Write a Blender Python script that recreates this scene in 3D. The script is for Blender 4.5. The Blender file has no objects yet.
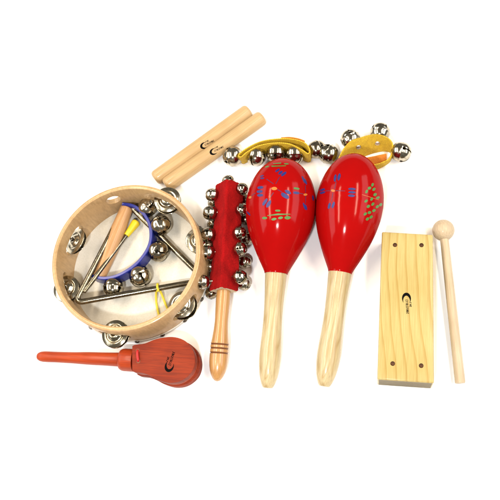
import bpy, bmesh, math, random
from mathutils import Vector, Matrix, noise
from mathutils.bvhtree import BVHTree

S = 0.001                       # everything below is modelled in millimetres, linked in metres
rnd = random.Random(7)
scene = bpy.context.scene
col = scene.collection

# ------------------------------------------------------------------ camera
F = 740.0                       # focal length in units of a 500 wide frame
NADIR = Vector((130.0, -260.0, -F)).normalized()     # where straight down lies, seen from the camera
zc = -NADIR
xc = Vector((1, 0, 0)); xc = (xc - zc * xc.dot(zc)).normalized()
yc = zc.cross(xc)
ROT = Matrix((xc, yc, zc))      # camera space -> world
CAM = ROT @ Vector((0, 0, 740.0))
cam_data = bpy.data.cameras.new('camera')
cam_data.sensor_fit = 'HORIZONTAL'
cam_data.sensor_width = 36.0
cam_data.lens = 36.0 * F / 500.0
cam_data.clip_start = 0.01
cam_data.clip_end = 50.0
cam = bpy.data.objects.new('camera', cam_data)
col.objects.link(cam)
cam.matrix_world = Matrix.Translation(CAM * S) @ ROT.to_4x4()
scene.camera = cam

# ------------------------------------------------------------------ world and lamps
world = bpy.data.worlds.new('World')
scene.world = world
world.use_nodes = True
wbg = world.node_tree.nodes['Background']
wbg.inputs['Color'].default_value = (1.0, 0.92, 0.78, 1)
wbg.inputs['Strength'].default_value = 0.22

def area(name, loc, target, sx, sy, power, colour=(1, 1, 1)):
    l = bpy.data.lights.new(name, 'AREA')
    l.shape = 'RECTANGLE'; l.size = sx; l.size_y = sy
    l.energy = power; l.color = colour
    o = bpy.data.objects.new(name, l); col.objects.link(o)
    o.location = loc
    o.rotation_euler = (Vector(target) - Vector(loc)).to_track_quat('-Z', 'Y').to_euler()
    return o

LAMPS = [   # x, y, z, width, length, power, colour
    (-0.62, 0.10, 1.25, 0.12, 1.15, 16.0, (1.0, 0.84, 0.64)), (0.72, 0.05, 1.25, 0.12, 1.15, 16.0, (1.0, 0.84, 0.64)),
    (-1.30, 0.20, 0.95, 0.60, 1.8, 17.0, (0.95, 0.98, 1.0)), (1.35, 0.20, 0.95, 0.60, 1.8, 17.0, (0.95, 0.98, 1.0))]
for x, y, z, w, l, p, c in LAMPS:
    area('ceiling_lamp', (x, y, z), (0, y, 0), l, w, p, c)
area('camera_flash', (0.00, -0.48, 0.80), (0, 0, 0), 0.07, 0.05, 6.0)

scene.view_settings.view_transform = 'Standard'
scene.view_settings.look = 'None'
scene.view_settings.exposure = 0.05
scene.view_settings.gamma = 1.0

# ------------------------------------------------------------------ helpers: pixels to points
def at(px, py, z=0.0):
    d = ROT @ Vector((px - 250.0, 250.0 - py, -F))
    return CAM + d * ((z - CAM.z) / d.z)

def mmpp(p):                    # millimetres per photograph pixel at a point
    return -((ROT.transposed() @ (p - CAM)).z) / F

def frame(a, b, up=Vector((0, 0, 1))):          # matrix with local Z from a to b
    z = (b - a).normalized()
    x = up.cross(z)
    if x.length < 1e-4: x = Vector((1, 0, 0))
    x.normalize()
    y = z.cross(x)
    m = Matrix((x, y, z)).transposed().to_4x4()
    m.translation = a
    return m

def spline(pts, n, closed=False):               # Catmull-Rom through tuples of any length
    out = []
    N = len(pts)
    segs = N if closed else N - 1
    for i in range(segs):
        if closed:
            p = [pts[(i + k - 1) % N] for k in range(4)]
        else:
            p = [pts[max(0, min(N - 1, i + k - 1))] for k in range(4)]
        for j in range(n):
            t = j / n
            out.append(tuple(0.5 * (2 * b + (c - a) * t + (2 * a - 5 * b + 4 * c - d) * t * t + (3 * b - a - 3 * c + d) * t ** 3)
                             for a, b, c, d in zip(*p)))
    if not closed: out.append(tuple(pts[-1]))
    return out

# ------------------------------------------------------------------ helpers: meshes
def lathe(profile, seg=72, bm=None, mat=0):
    bm = bm or bmesh.new()
    rings = []
    for r, z in profile:
        if r < 1e-4: rings.append([bm.verts.new((0, 0, z))])
        else: rings.append([bm.verts.new((r * math.cos(2 * math.pi * k / seg), r * math.sin(2 * math.pi * k / seg), z)) for k in range(seg)])
    for A, B in zip(rings, rings[1:]):
        for k in range(seg):
            k2 = (k + 1) % seg
            if len(A) == 1 and len(B) == 1: continue
            if len(A) == 1: f = bm.faces.new((A[0], B[k], B[k2]))
            elif len(B) == 1: f = bm.faces.new((A[k], B[0], A[k2]))
            else: f = bm.faces.new((A[k], B[k], B[k2], A[k2]))
            f.material_index = mat
    return bm

def tube(pts, rad, seg=20, bm=None, cap=True, mat=0):
    bm = bm or bmesh.new()
    pts = [Vector(p) for p in pts]
    n = len(pts)
    prev = None; rings = []
    def R(i): return rad(i / (n - 1)) if callable(rad) else rad
    for i, p in enumerate(pts):
        t = (pts[min(n - 1, i + 1)] - pts[max(0, i - 1)]).normalized()
        if prev is None:
            u = t.orthogonal().normalized()
        else:
            u = (prev - t * prev.dot(t)).normalized()
        prev = u
        v = t.cross(u)
        r = R(i)
        rings.append([bm.verts.new(p + (u * math.cos(2 * math.pi * k / seg) + v * math.sin(2 * math.pi * k / seg)) * r) for k in range(seg)])
    for A, B in zip(rings, rings[1:]):
        for k in range(seg):
            bm.faces.new((A[k], A[(k + 1) % seg], B[(k + 1) % seg], B[k])).material_index = mat
    if cap:
        for ring, i, sgn in ((rings[0], 0, -1), (rings[-1], n - 1, 1)):
            t = (pts[1] - pts[0]).normalized() if i == 0 else (pts[-1] - pts[-2]).normalized()
            c = pts[i]
            last = ring
            for q in (0.92, 0.72):
                off = t * sgn * R(i) * math.sqrt(1 - q * q) * 0.6
                nr = [bm.verts.new(c + (vv.co - c) * q + off) for vv in ring]
                for k in range(seg):
                    bm.faces.new((last[k], last[(k + 1) % seg], nr[(k + 1) % seg], nr[k])).material_index = mat
                last = nr
            bm.faces.new(last).material_index = mat
    return bm

def prism(outline, z0, z1, bevel=0.0, seg=4, bm=None, mat=0):
    bm = bm or bmesh.new()
    lo = [bm.verts.new((x, y, z0)) for x, y in outline]
    hi = [bm.verts.new((x, y, z1)) for x, y in outline]
    n = len(outline)
    f1 = bm.faces.new(list(reversed(lo))); f2 = bm.faces.new(hi)
    for k in range(n):
        bm.faces.new((lo[k], lo[(k + 1) % n], hi[(k + 1) % n], hi[k]))
    bmesh.ops.recalc_face_normals(bm, faces=bm.faces)
    if bevel:
        es = list(f1.edges) + list(f2.edges)
        bmesh.ops.bevel(bm, geom=es, offset=bevel, segments=seg, profile=0.5, affect='EDGES', clamp_overlap=True)
    return bm

def box_bm(cx, cy, cz, sx, sy, sz, bm=None, rot=None):
    bm = bm or bmesh.new()
    m = Matrix.Translation((cx, cy, cz)) @ (rot.to_4x4() if rot else Matrix()) @ Matrix.Diagonal((sx, sy, sz, 1))
    bmesh.ops.create_cube(bm, size=1.0, matrix=m)
    return bm

def cyl_bm(a, b, r, seg=24, bm=None):
    bm = bm or bmesh.new()
    a = Vector(a); b = Vector(b)
    m = frame(a, b, Vector((0, 0, 1)) if abs((b - a).normalized().z) < 0.99 else Vector((0, 1, 0)))
    m = m @ Matrix.Translation((0, 0, (b - a).length / 2))
    bmesh.ops.create_cone(bm, cap_ends=True, segments=seg, radius1=r, radius2=r, depth=(b - a).length, matrix=m)
    return bm

def boolean_cut(bm, cutters):
    """difference of bm with every cutter bmesh; returns a new bmesh"""
    me = bpy.data.meshes.new('work'); bm.to_mesh(me); bm.free()
    o = bpy.data.objects.new('work', me); col.objects.link(o)
    junk = [o]
    for c in cutters:
        bmesh.ops.recalc_face_normals(c, faces=c.faces)
        cm = bpy.data.meshes.new('cut'); c.to_mesh(cm); c.free()
        co = bpy.data.objects.new('cut', cm); col.objects.link(co); junk.append(co)
        md = o.modifiers.new('b', 'BOOLEAN'); md.operation = 'DIFFERENCE'; md.solver = 'EXACT'; md.object = co
    dg = bpy.context.evaluated_depsgraph_get()
    ev = o.evaluated_get(dg)
    nm = bpy.data.meshes.new_from_object(ev)
    out = bmesh.new(); out.from_mesh(nm)
    ms = [j.data for j in junk] + [nm]
    for j in junk: bpy.data.objects.remove(j)
    for m in ms: bpy.data.meshes.remove(m)
    return out

def finish(bm, mats, name, sharp=38):
    if not bm.faces: raise ValueError(name)
    ang = math.radians(sharp)
    for f in bm.faces: f.smooth = True
    for e in bm.edges:
        if len(e.link_faces) == 2:
            e.smooth = e.calc_face_angle(0) < ang and e.link_faces[0].material_index == e.link_faces[1].material_index
    bmesh.ops.scale(bm, vec=(S, S, S), verts=bm.verts)
    me = bpy.data.meshes.new(name)
    bm.to_mesh(me); bm.free()
    for m in (mats if isinstance(mats, (list, tuple)) else [mats]): me.materials.append(m)
    return me

def to_m(M):
    m = M.copy(); m.translation = m.translation * S
    return m

def obj(name, bm, mats, parent=None, M=None, sharp=38, fix=True):
    """links bm (millimetres, in the frame M) as ONE mesh object"""
    if fix: bmesh.ops.recalc_face_normals(bm, faces=bm.faces)
    o = bpy.data.objects.new(name, finish(bm, mats, name, sharp))
    col.objects.link(o)
    place(o, parent, M or Matrix())
    return o

def place(o, parent, M):
    m = to_m(M)
    if parent is not None:
        o.parent = parent
        m = WM[parent.name].inverted() @ m
    o.matrix_basis = m
    WM[o.name] = to_m(M)

WM = {}
def thing(name, label, cat, loc, group=None):
    o = bpy.data.objects.new(name, None); col.objects.link(o)
    o.empty_display_size = 0.02
    o.location = Vector(loc) * S
    WM[o.name] = Matrix.Translation(Vector(loc) * S)
    return tag(o, label, cat, group)

def tag(o, label, cat, group=None):
    o['label'] = label; o['category'] = cat
    if group: o['group'] = group
    return o

# ------------------------------------------------------------------ helpers: paint on surfaces
def paint(bm, M, shapes, mat, lift=0.16):
    """lays painted shapes (outlines in the photograph, each [centre, ring...]) on the surface of bm"""
    tree = BVHTree.FromBMesh(bm)
    inv = M.inverted()
    o = inv @ CAM
    def hit(px, py):
        d = (inv.to_3x3() @ (ROT @ Vector((px - 250, 250 - py, -F)))).normalized()
        loc, nor, i, dist = tree.ray_cast(o, d)
        if loc is None: return None
        if nor.dot(d) > 0: nor = -nor
        return loc + nor * lift
    for sh in shapes:
        kind, data = sh
        if kind == 'fan':
            pts = [hit(*p) for p in data]
            if any(p is None for p in pts): continue
            vs = [bm.verts.new(p) for p in pts]
            n = len(vs) - 1
            for k in range(n):
                bm.faces.new((vs[0], vs[1 + k], vs[1 + (k + 1) % n])).material_index = mat
        else:
            L = [(hit(*a), hit(*b)) for a, b in data]
            if any(a is None or b is None for a, b in L): continue
            vs = [(bm.verts.new(a), bm.verts.new(b)) for a, b in L]
            for (a, b), (c, d) in zip(vs, vs[1:]):
                bm.faces.new((a, b, d, c)).material_index = mat

def leaf(cx, cy, L, W, ang=0.0, n=18, pw=1.0):
    a = math.radians(ang)
    pts = [(cx, cy)]
    for k in range(n):
        t = 2 * math.pi * k / n
        u = L / 2 * math.cos(t); v = W / 2 * math.sin(t) * (1 + 0.12 * math.sin(2 * t + cx))
        pts.append((cx + u * math.cos(a) + v * math.sin(a), cy - u * math.sin(a) + v * math.cos(a)))
    return ('fan', pts)

def stroke(x0, y0, x1, y1, w0, w1=None, n=6, bend=0.0):
    w1 = w0 if w1 is None else w1
    dx, dy = x1 - x0, y1 - y0
    l = math.hypot(dx, dy) or 1
    nx, ny = -dy / l, dx / l
    out = []
    for k in range(n + 1):
        t = k / n
        b = bend * math.sin(math.pi * t)
        x = x0 + dx * t + nx * b; y = y0 + dy * t + ny * b
        w = (w0 + (w1 - w0) * t) / 2
        out.append(((x + nx * w, y + ny * w), (x - nx * w, y - ny * w)))
    return ('strip', out)

def logo(cx, cy, ang, k):
    """printed mark: a heavy crescent and two lines of tiny slanted lettering; ang = reading direction, k = size"""
    a = math.radians(ang)
    def T(x, y): return (cx + k * (x * math.cos(a) + y * math.sin(a)), cy + k * (-x * math.sin(a) + y * math.cos(a)))
    sh = []
    rows = []
    for i in range(15):                                     # crescent, open to the right
        t = i / 14
        th = math.radians(62 + 236 * t)
        w = 1.6 * math.sin(math.pi * min(1, t * 0.93 + 0.05)) ** 1.4 + 0.06
        px, py = -2.6 + 3.3 * math.cos(th), 0.3 - 2.3 * math.sin(th)
        rows.append((T(px - w * 0.5 * math.cos(th), py + w * 0.5 * math.sin(th)), T(px + w * 0.6 * math.cos(th), py - w * 0.6 * math.sin(th))))
    sh.append(('strip', rows))
    def L(x0, y0, x1, y1, w):
        p = T(x0, y0); q = T(x1, y1)
        sh.append(stroke(p[0], p[1], q[0], q[1], w * k, n=2))
    x = -2.6
    for i in range(9):                                      # main line of lettering
        s = 0.28
        w = 0.26 if i < 5 else 0.40
        L(x, 0.9, x + s, -0.55, w)
        m = i % 4
        if m == 0: L(x + 0.1, 0.8, x + 0.62, 0.8, 0.22); L(x + .28, -0.45, x + 0.75, -0.45, 0.22)
        if m == 1: L(x + 0.2, -0.1, x + 0.7, -0.3, 0.22)
        if m == 2: L(x + 0.62, 0.9, x + 0.62 + s, -0.5, 0.24); L(x + .15, .1, x + .75, .1, .2)
        if m == 3: L(x + 0.15, 0.25, x + 0.7, 0.15, 0.2); L(x + 0.05, 0.85, x + 0.6, 0.85, 0.2)
        x += 0.98
    x = -0.9
    for i in range(3):                                      # small line above
        L(x, -1.35, x + 0.3, -2.5, 0.3)
        L(x + 0.15, -2.4 if i != 1 else -1.9, x + 0.75, -2.4 if i != 1 else -1.9, 0.24)
        if i == 1: L(x + .6, -1.35, x + .9, -2.5, .26)
        if i == 2: L(x + .05, -1.4, x + .65, -1.4, .22); L(x + .1, -1.9, x + .6, -1.9, .2)
        x += 1.05
    return sh

# ------------------------------------------------------------------ materials
def new_mat(name):
    m = bpy.data.materials.new(name); m.use_nodes = True
    nt = m.node_tree
    return m, nt, nt.nodes['Principled BSDF']

def N(nt, t, **kw):
    n = nt.nodes.new(t)
    for k, v in kw.items():
        if k in n.inputs.keys(): n.inputs[k].default_value = v
        else: setattr(n, k, v)
    return n

def coords(nt, scale, kind='Object', rot=(0, 0, 0)):
    tc = N(nt, 'ShaderNodeTexCoord')
    mp = N(nt, 'ShaderNodeMapping')
    mp.inputs['Scale'].default_value = scale
    mp.inputs['Rotation'].default_value = rot
    nt.links.new(tc.outputs[kind], mp.inputs['Vector'])
    return mp.outputs['Vector']

def ramp(nt, fac, stops):
    r = N(nt, 'ShaderNodeValToRGB')
    el = r.color_ramp.elements
    while len(el) < len(stops): el.new(0.5)
    for e, (p, c) in zip(el, stops):
        e.position = p; e.color = (*c, 1)
    nt.links.new(fac, r.inputs['Fac'])
    return r.outputs['Color']

def mix(nt, a, b, fac, mode='MIX'):
    m = N(nt, 'ShaderNodeMix', data_type='RGBA', blend_type=mode)
    for s, v in ((m.inputs[6], a), (m.inputs[7], b), (m.inputs[0], fac)):
        if isinstance(v, (int, float)): s.default_value = v
        elif isinstance(v, tuple): s.default_value = (*v, 1)
        else: nt.links.new(v, s)
    return m.outputs[2]

def bump(nt, bsdf, height, strength, dist=0.0004):
    b = N(nt, 'ShaderNodeBump')
    b.inputs['Strength'].default_value = strength
    b.inputs['Distance'].default_value = dist
    nt.links.new(height, b.inputs['Height'])
    nt.links.new(b.outputs['Normal'], bsdf.inputs['Normal'])

def wood(name, light, dark, rough=0.38, line=0.5, ring=1.0, stretch=0.06, coat=0.0, axis=2, freq=130, seed=0.0, contrast=1.0, blotch=(0.84, 0.80, 0.74)):
    """grain runs along the local axis"""
    m, nt, b = new_mat(name)
    sc = [1.0, 1.0, 1.0]; sc[axis] = stretch
    v = coords(nt, tuple(c * 1.0 for c in sc))
    off = N(nt, 'ShaderNodeVectorMath', operation='ADD'); off.inputs[1].default_value = (seed, seed * .37, seed * .71)
    nt.links.new(v, off.inputs[0]); v = off.outputs[0]
    big = N(nt, 'ShaderNodeTexNoise', Scale=freq * 0.35, Detail=3.0, Roughness=0.55, Distortion=0.6); nt.links.new(v, big.inputs['Vector'])
    rings = N(nt, 'ShaderNodeMath', operation='MULTIPLY'); rings.inputs[1].default_value = 9.0 * ring
    nt.links.new(big.outputs['Fac'], rings.inputs[0])
    fr = N(nt, 'ShaderNodeMath', operation='PINGPONG'); fr.inputs[1].default_value = 0.5
    nt.links.new(rings.outputs[0], fr.inputs[0])
    pw = N(nt, 'ShaderNodeMath', operation='POWER'); pw.inputs[1].default_value = 3.0
    dbl = N(nt, 'ShaderNodeMath', operation='MULTIPLY'); dbl.inputs[1].default_value = 2.0
    nt.links.new(fr.outputs[0], dbl.inputs[0]); nt.links.new(dbl.outputs[0], pw.inputs[0])
    v2 = coords(nt, tuple(c * 1.0 if i != axis else c * 0.6 for i, c in enumerate(sc)))
    fine = N(nt, 'ShaderNodeTexNoise', Scale=freq * 7.0, Detail=4.0, Roughness=0.65); nt.links.new(v2, fine.inputs['Vector'])
    mid = N(nt, 'ShaderNodeTexNoise', Scale=freq * 0.22, Detail=2.0); nt.links.new(coords(nt, (1, 1, 1)), mid.inputs['Vector'])
    c = mix(nt, light, dark, 0.0)
    lf = N(nt, 'ShaderNodeMath', operation='MULTIPLY'); lf.inputs[1].default_value = line
    nt.links.new(pw.outputs[0], lf.inputs[0])
    c = mix(nt, light, dark, lf.outputs[0])
    fcol = ramp(nt, fine.outputs['Fac'], [(0.30, (1 - .28 * contrast,) * 3), (0.62, (1.0, 1.0, 1.0))])
    c = mix(nt, c, fcol, 0.8, 'MULTIPLY')
    mcol = ramp(nt, mid.outputs['Fac'], [(0.34, blotch), (0.66, (1.0, 1.0, 1.0))])
    c = mix(nt, c, mcol, 0.7, 'MULTIPLY')
    nt.links.new(c, b.inputs['Base Color'])
    rr = N(nt, 'ShaderNodeMapRange'); rr.inputs['To Min'].default_value = rough - 0.06; rr.inputs['To Max'].default_value = rough + 0.14
    nt.links.new(fine.outputs['Fac'], rr.inputs['Value']); nt.links.new(rr.outputs[0], b.inputs['Roughness'])
    b.inputs['Coat Weight'].default_value = coat; b.inputs['Coat Roughness'].default_value = 0.12
    b.inputs['Specular IOR Level'].default_value = 0.2 + 0.3 * min(1, coat)
    bump(nt, b, fine.outputs['Fac'], 0.18, 0.0003)
    return m

def metal(name, colour, rough, dirt=0.25, scale=260):
    m, nt, b = new_mat(name)
    b.inputs['Metallic'].default_value = 1.0
    n = N(nt, 'ShaderNodeTexNoise', Scale=scale, Detail=4.0, Roughness=0.6); nt.links.new(coords(nt, (1, 1, 1)), n.inputs['Vector'])
    dk = tuple(c * (1 - dirt * 1.6) for c in colour)
    oi = N(nt, 'ShaderNodeObjectInfo')
    tint = ramp(nt, oi.outputs['Random'], [(0.0, (0.70, 0.67, 0.61)), (0.5, (0.93, 0.92, 0.90)), (1.0, (1.1, 1.08, 1.06))])
    c = mix(nt, ramp(nt, n.outputs['Fac'], [(0.32, dk), (0.58, colour)]), tint, 1.0, 'MULTIPLY')
    n3 = N(nt, 'ShaderNodeTexNoise', Scale=1400.0, Detail=3.0); nt.links.new(coords(nt, (1, 1, .2)), n3.inputs['Vector'])
    c = mix(nt, c, ramp(nt, n3.outputs['Fac'], [(0.30, (0.55, 0.5, 0.42)), (0.45, (1, 1, 1))]), 0.7, 'MULTIPLY')
    nt.links.new(c, b.inputs['Base Color'])
    rr = N(nt, 'ShaderNodeMapRange'); rr.inputs['To Min'].default_value = rough + 0.16; rr.inputs['To Max'].default_value = max(0.02, rough - 0.05)
    nt.links.new(n.outputs['Fac'], rr.inputs['Value']); nt.links.new(rr.outputs[0], b.inputs['Roughness'])
    n2 = N(nt, 'ShaderNodeTexNoise', Scale=scale * 0.7, Detail=2.0); nt.links.new(coords(nt, (1, 1, 1)), n2.inputs['Vector'])
    bump(nt, b, n2.outputs['Fac'], 0.2, 0.0008)
    return m

def plain(name, colour, rough=0.5, coat=0.0, var=0.18, scale=180, bmp=0.1, spec=0.5):
    m, nt, b = new_mat(name)
    n = N(nt, 'ShaderNodeTexNoise', Scale=scale, Detail=5.0, Roughness=0.6); nt.links.new(coords(nt, (1, 1, 1)), n.inputs['Vector'])
    nt.links.new(ramp(nt, n.outputs['Fac'], [(0.3, tuple(c * (1 - var) for c in colour)), (0.7, colour)]), b.inputs['Base Color'])
    b.inputs['Roughness'].default_value = rough
    b.inputs['Coat Weight'].default_value = coat
    b.inputs['Coat Roughness'].default_value = 0.04
    b.inputs['Specular IOR Level'].default_value = spec
    if bmp: bump(nt, b, n.outputs['Fac'], bmp, 0.0005)
    return m

M_CLAVE = wood('clave_beech', (0.47, 0.325, 0.165), (0.36, 0.225, 0.10), 0.40, 0.35, 0.6, 0.05, coat=0.15, seed=0.3)
M_HOOP = wood('hoop_birch', (0.455, 0.30, 0.15), (0.34, 0.205, 0.085), 0.36, 0.35, 0.7, 0.35, coat=0.25, axis=2, freq=70)
M_HANDLE = wood('varnished_beech', (0.42, 0.225, 0.080), (0.30, 0.135, 0.04), 0.28, 0.35, 0.6, 0.06, coat=0.5, seed=1.7)
M_GRIP = wood('grip_beech', (0.46, 0.26, 0.12), (0.36, 0.18, 0.07), 0.36, 0.3, 0.6, 0.06, coat=0.2, seed=2.9)
M_ASH = wood('maraca_ash', (0.45, 0.37, 0.215), (0.34, 0.23, 0.095), 0.34, 0.8, 0.8, 0.13, coat=0.3, seed=4.1, contrast=1.05)
M_END = wood('shaded_end_grain', (0.20, 0.165, 0.10), (0.13, 0.10, 0.055), 0.6, 0.6, 2.0, 1.0, axis=0, seed=6.0)  # end grain, with the shade on the end faces also put into its tone
M_MALLET = wood('mallet_birch', (0.48, 0.39, 0.275), (0.40, 0.31, 0.20), 0.45, 0.3, 0.6, 0.06, coat=0.1, seed=7.7)
M_CAST = wood('castanet_red_stain', (0.25, 0.029, 0.006), (0.165, 0.016, 0.004), 0.60, 0.6, 0.7, 0.10, coat=0.0, axis=0, seed=8.8, contrast=1.6, blotch=(0.62, 0.50, 0.50))
M_CASTH = wood('castanet_handle_stain', (0.35, 0.042, 0.006), (0.25, 0.025, 0.004), 0.45, 0.35, 0.6, 0.08, coat=0.05, axis=2, seed=9.1)
M_BELL = metal('nickel', (0.50, 0.465, 0.385), 0.10, 0.3)
M_JING = metal('jingle_steel', (0.50, 0.46, 0.36), 0.13, 0.25)
M_ROD = metal('triangle_steel', (0.37, 0.34, 0.27), 0.16, 0.35)
M_TACK = metal('tack_steel', (0.16, 0.14, 0.12), 0.3, 0.3)
M_RED = plain('red_lacquer', (0.265, 0.0022, 0.0022), 0.30, coat=0.22, var=0.10, scale=60, bmp=0.0, spec=0.0)
def ripple(m):
    nt = m.node_tree; b = nt.nodes['Principled BSDF']
    n = N(nt, 'ShaderNodeTexNoise', Scale=55.0, Detail=1.0); nt.links.new(coords(nt, (1, 1, 1)), n.inputs['Vector'])
    bm_ = N(nt, 'ShaderNodeBump'); bm_.inputs['Strength'].default_value = 0.10; bm_.inputs['Distance'].default_value = 0.001
    nt.links.new(n.outputs['Fac'], bm_.inputs['Height']); nt.links.new(bm_.outputs['Normal'], b.inputs['Coat Normal'])
    b.inputs['Coat Roughness'].default_value = 0.11
ripple(M_RED)
M_BLUE = plain('blue_paint', (0.003, 0.013, 0.14), 0.5, var=0.35, scale=700)
M_GREEN = plain('green_paint', (0.040, 0.17, 0.018), 0.45, var=0.35, scale=700)
M_ORANGE = plain('orange_paint', (0.42, 0.13, 0.012), 0.45, var=0.2, scale=700)
M_STEM = plain('dark_stem_paint', (0.030, 0.010, 0.060), 0.45, var=0.4, scale=700)
M_INK = plain('black_ink', (0.0035, 0.003, 0.003), 0.8, var=0.3, scale=900, bmp=0, spec=0.05)
M_BAND = plain('blue_plastic', (0.004, 0.014, 0.20), 0.35, coat=0.08, var=0.15, bmp=0.05)
M_YTIP = plain('yellow_rubber', (0.62, 0.46, 0.012), 0.42, var=0.08, bmp=0.05)
M_YCORD = plain('yellow_cord', (0.62, 0.50, 0.03), 0.6, var=0.2, scale=1500, bmp=0.4)
M_RCORD = plain('red_elastic', (0.40, 0.008, 0.008), 0.6, var=0.2, scale=1500, bmp=0.3)
M_BACKING = plain('cream_backing', (0.55, 0.44, 0.30), 0.9, var=0.25, scale=500, bmp=0.4)
M_LINING = plain('orange_lining', (0.62, 0.20, 0.018), 0.85, var=0.25, scale=900, bmp=0.5)
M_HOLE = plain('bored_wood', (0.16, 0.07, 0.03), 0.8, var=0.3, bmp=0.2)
M_GROOVE = plain('dark_groove', (0.16, 0.055, 0.016), 0.5, var=0.3, bmp=0.1)  # darker brown inside the turned grooves

def skin_material():
    m, nt, b = new_mat('goat_skin')
    n = N(nt, 'ShaderNodeTexNoise', Scale=26.0, Detail=7.0, Roughness=0.62, Distortion=0.5); nt.links.new(coords(nt, (1, 1, 1)), n.inputs['Vector'])
    c = ramp(nt, n.outputs['Fac'], [(0.28, (0.48, 0.46, 0.39)), (0.5, (0.585, 0.57, 0.515)), (0.72, (0.65, 0.64, 0.60))])
    n2 = N(nt, 'ShaderNodeTexNoise', Scale=800.0, Detail=3.0); nt.links.new(coords(nt, (1, 1, 1)), n2.inputs['Vector'])
    c = mix(nt, c, ramp(nt, n2.outputs['Fac'], [(0.35, (0.9, 0.89, 0.86)), (0.6, (1, 1, 1))]), 0.7, 'MULTIPLY')
    nt.links.new(c, b.inputs['Base Color']); b.inputs['Roughness'].default_value = 0.55
    bump(nt, b, n2.outputs['Fac'], 0.15, 0.0003)
    return m
M_SKIN = skin_material()

def pine_material():
    m, nt, b = new_mat('block_pine')
    v = coords(nt, (1, 1, 1))
    sx = N(nt, 'ShaderNodeSeparateXYZ'); nt.links.new(v, sx.inputs[0])
    wob = N(nt, 'ShaderNodeTexNoise', Scale=9.0, Detail=1.5, Roughness=0.35)
    off = N(nt, 'ShaderNodeVectorMath', operation='ADD'); off.inputs[1].default_value = (3.3, 1.2, 0.55)
    nt.links.new(coords(nt, (0.9, 0.9, 0.75)), off.inputs[0]); nt.links.new(off.outputs[0], wob.inputs['Vector'])
    fw = N(nt, 'ShaderNodeTexNoise', Scale=160.0, Detail=2.0); nt.links.new(coords(nt, (1, 1, .15)), fw.inputs['Vector'])
    def M(op, a, bb):
        n = N(nt, 'ShaderNodeMath', operation=op)
        for i, q_ in enumerate((a, bb)):
            if isinstance(q_, (int, float)): n.inputs[i].default_value = q_
            else: nt.links.new(q_, n.inputs[i])
        return n.outputs[0]
    x = M('MULTIPLY', sx.outputs['X'], 105.0)
    x = M('ADD', x, M('MULTIPLY', wob.outputs['Fac'], 4.6))
    x = M('ADD', x, M('MULTIPLY', sx.outputs['Y'], 60.0))
    x = M('ADD', x, M('MULTIPLY', fw.outputs['Fac'], 0.12))
    f = M('FRACT', x, 0)
    line = ramp(nt, f, [(0.0, (0, 0, 0)), (0.62, (.06, .06, .06)), (0.84, (0.7, .7, .7)), (0.90, (1, 1, 1)), (0.96, (0, 0, 0))])
    c = mix(nt, (0.405, 0.33, 0.135), (0.32, 0.20, 0.045), M('MULTIPLY', line, 0.75))
    fine = N(nt, 'ShaderNodeTexNoise', Scale=900.0, Detail=4.0, Roughness=0.65); nt.links.new(coords(nt, (1, 1, .04)), fine.inputs['Vector'])
    c = mix(nt, c, ramp(nt, fine.outputs['Fac'], [(0.3, (.80, .76, .66)), (0.62, (1, 1, 1))]), 0.8, 'MULTIPLY')
    big = N(nt, 'ShaderNodeTexNoise', Scale=22.0, Detail=2.0); nt.links.new(v, big.inputs['Vector'])
    c = mix(nt, c, ramp(nt, big.outputs['Fac'], [(0.3, (.88, .82, .68)), (0.65, (1, 1, 1))]), 0.8, 'MULTIPLY')
    nt.links.new(c, b.inputs['Base Color'])
    b.inputs['Roughness'].default_value = 0.38; b.inputs['Specular IOR Level'].default_value = 0.3
    b.inputs['Coat Weight'].default_value = 0.2; b.inputs['Coat Roughness'].default_value = 0.15
    bump(nt, b, fine.outputs['Fac'], 0.15, 0.0003)
    return m
M_PINE = pine_material()

def felt_material():
    m, nt, b = new_mat('red_velvet')
    n = N(nt, 'ShaderNodeTexNoise', Scale=900.0, Detail=4.0, Roughness=0.7); nt.links.new(coords(nt, (1, 1, 1)), n.inputs['Vector'])
    n2 = N(nt, 'ShaderNodeTexNoise', Scale=110.0, Detail=3.0); nt.links.new(coords(nt, (1, 1, .6)), n2.inputs['Vector'])
    c = ramp(nt, n2.outputs['Fac'], [(0.3, (0.19, 0.0025, 0.003)), (0.7, (0.31, 0.004, 0.005))])
    c = mix(nt, c, ramp(nt, n.outputs['Fac'], [(0.35, (0.65, 0.6, 0.6)), (0.6, (1, 1, 1))]), 0.8, 'MULTIPLY')
    nt.links.new(c, b.inputs['Base Color']); b.inputs['Roughness'].default_value = 0.95
    b.inputs['Specular IOR Level'].default_value = 0.1
    b.inputs['Sheen Weight'].default_value = 0.08; b.inputs['Sheen Tint'].default_value = (0.9, 0.1, 0.1, 1)
    bump(nt, b, n.outputs['Fac'], 0.7, 0.0008)
    return m
M_FELT = felt_material()

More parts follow.
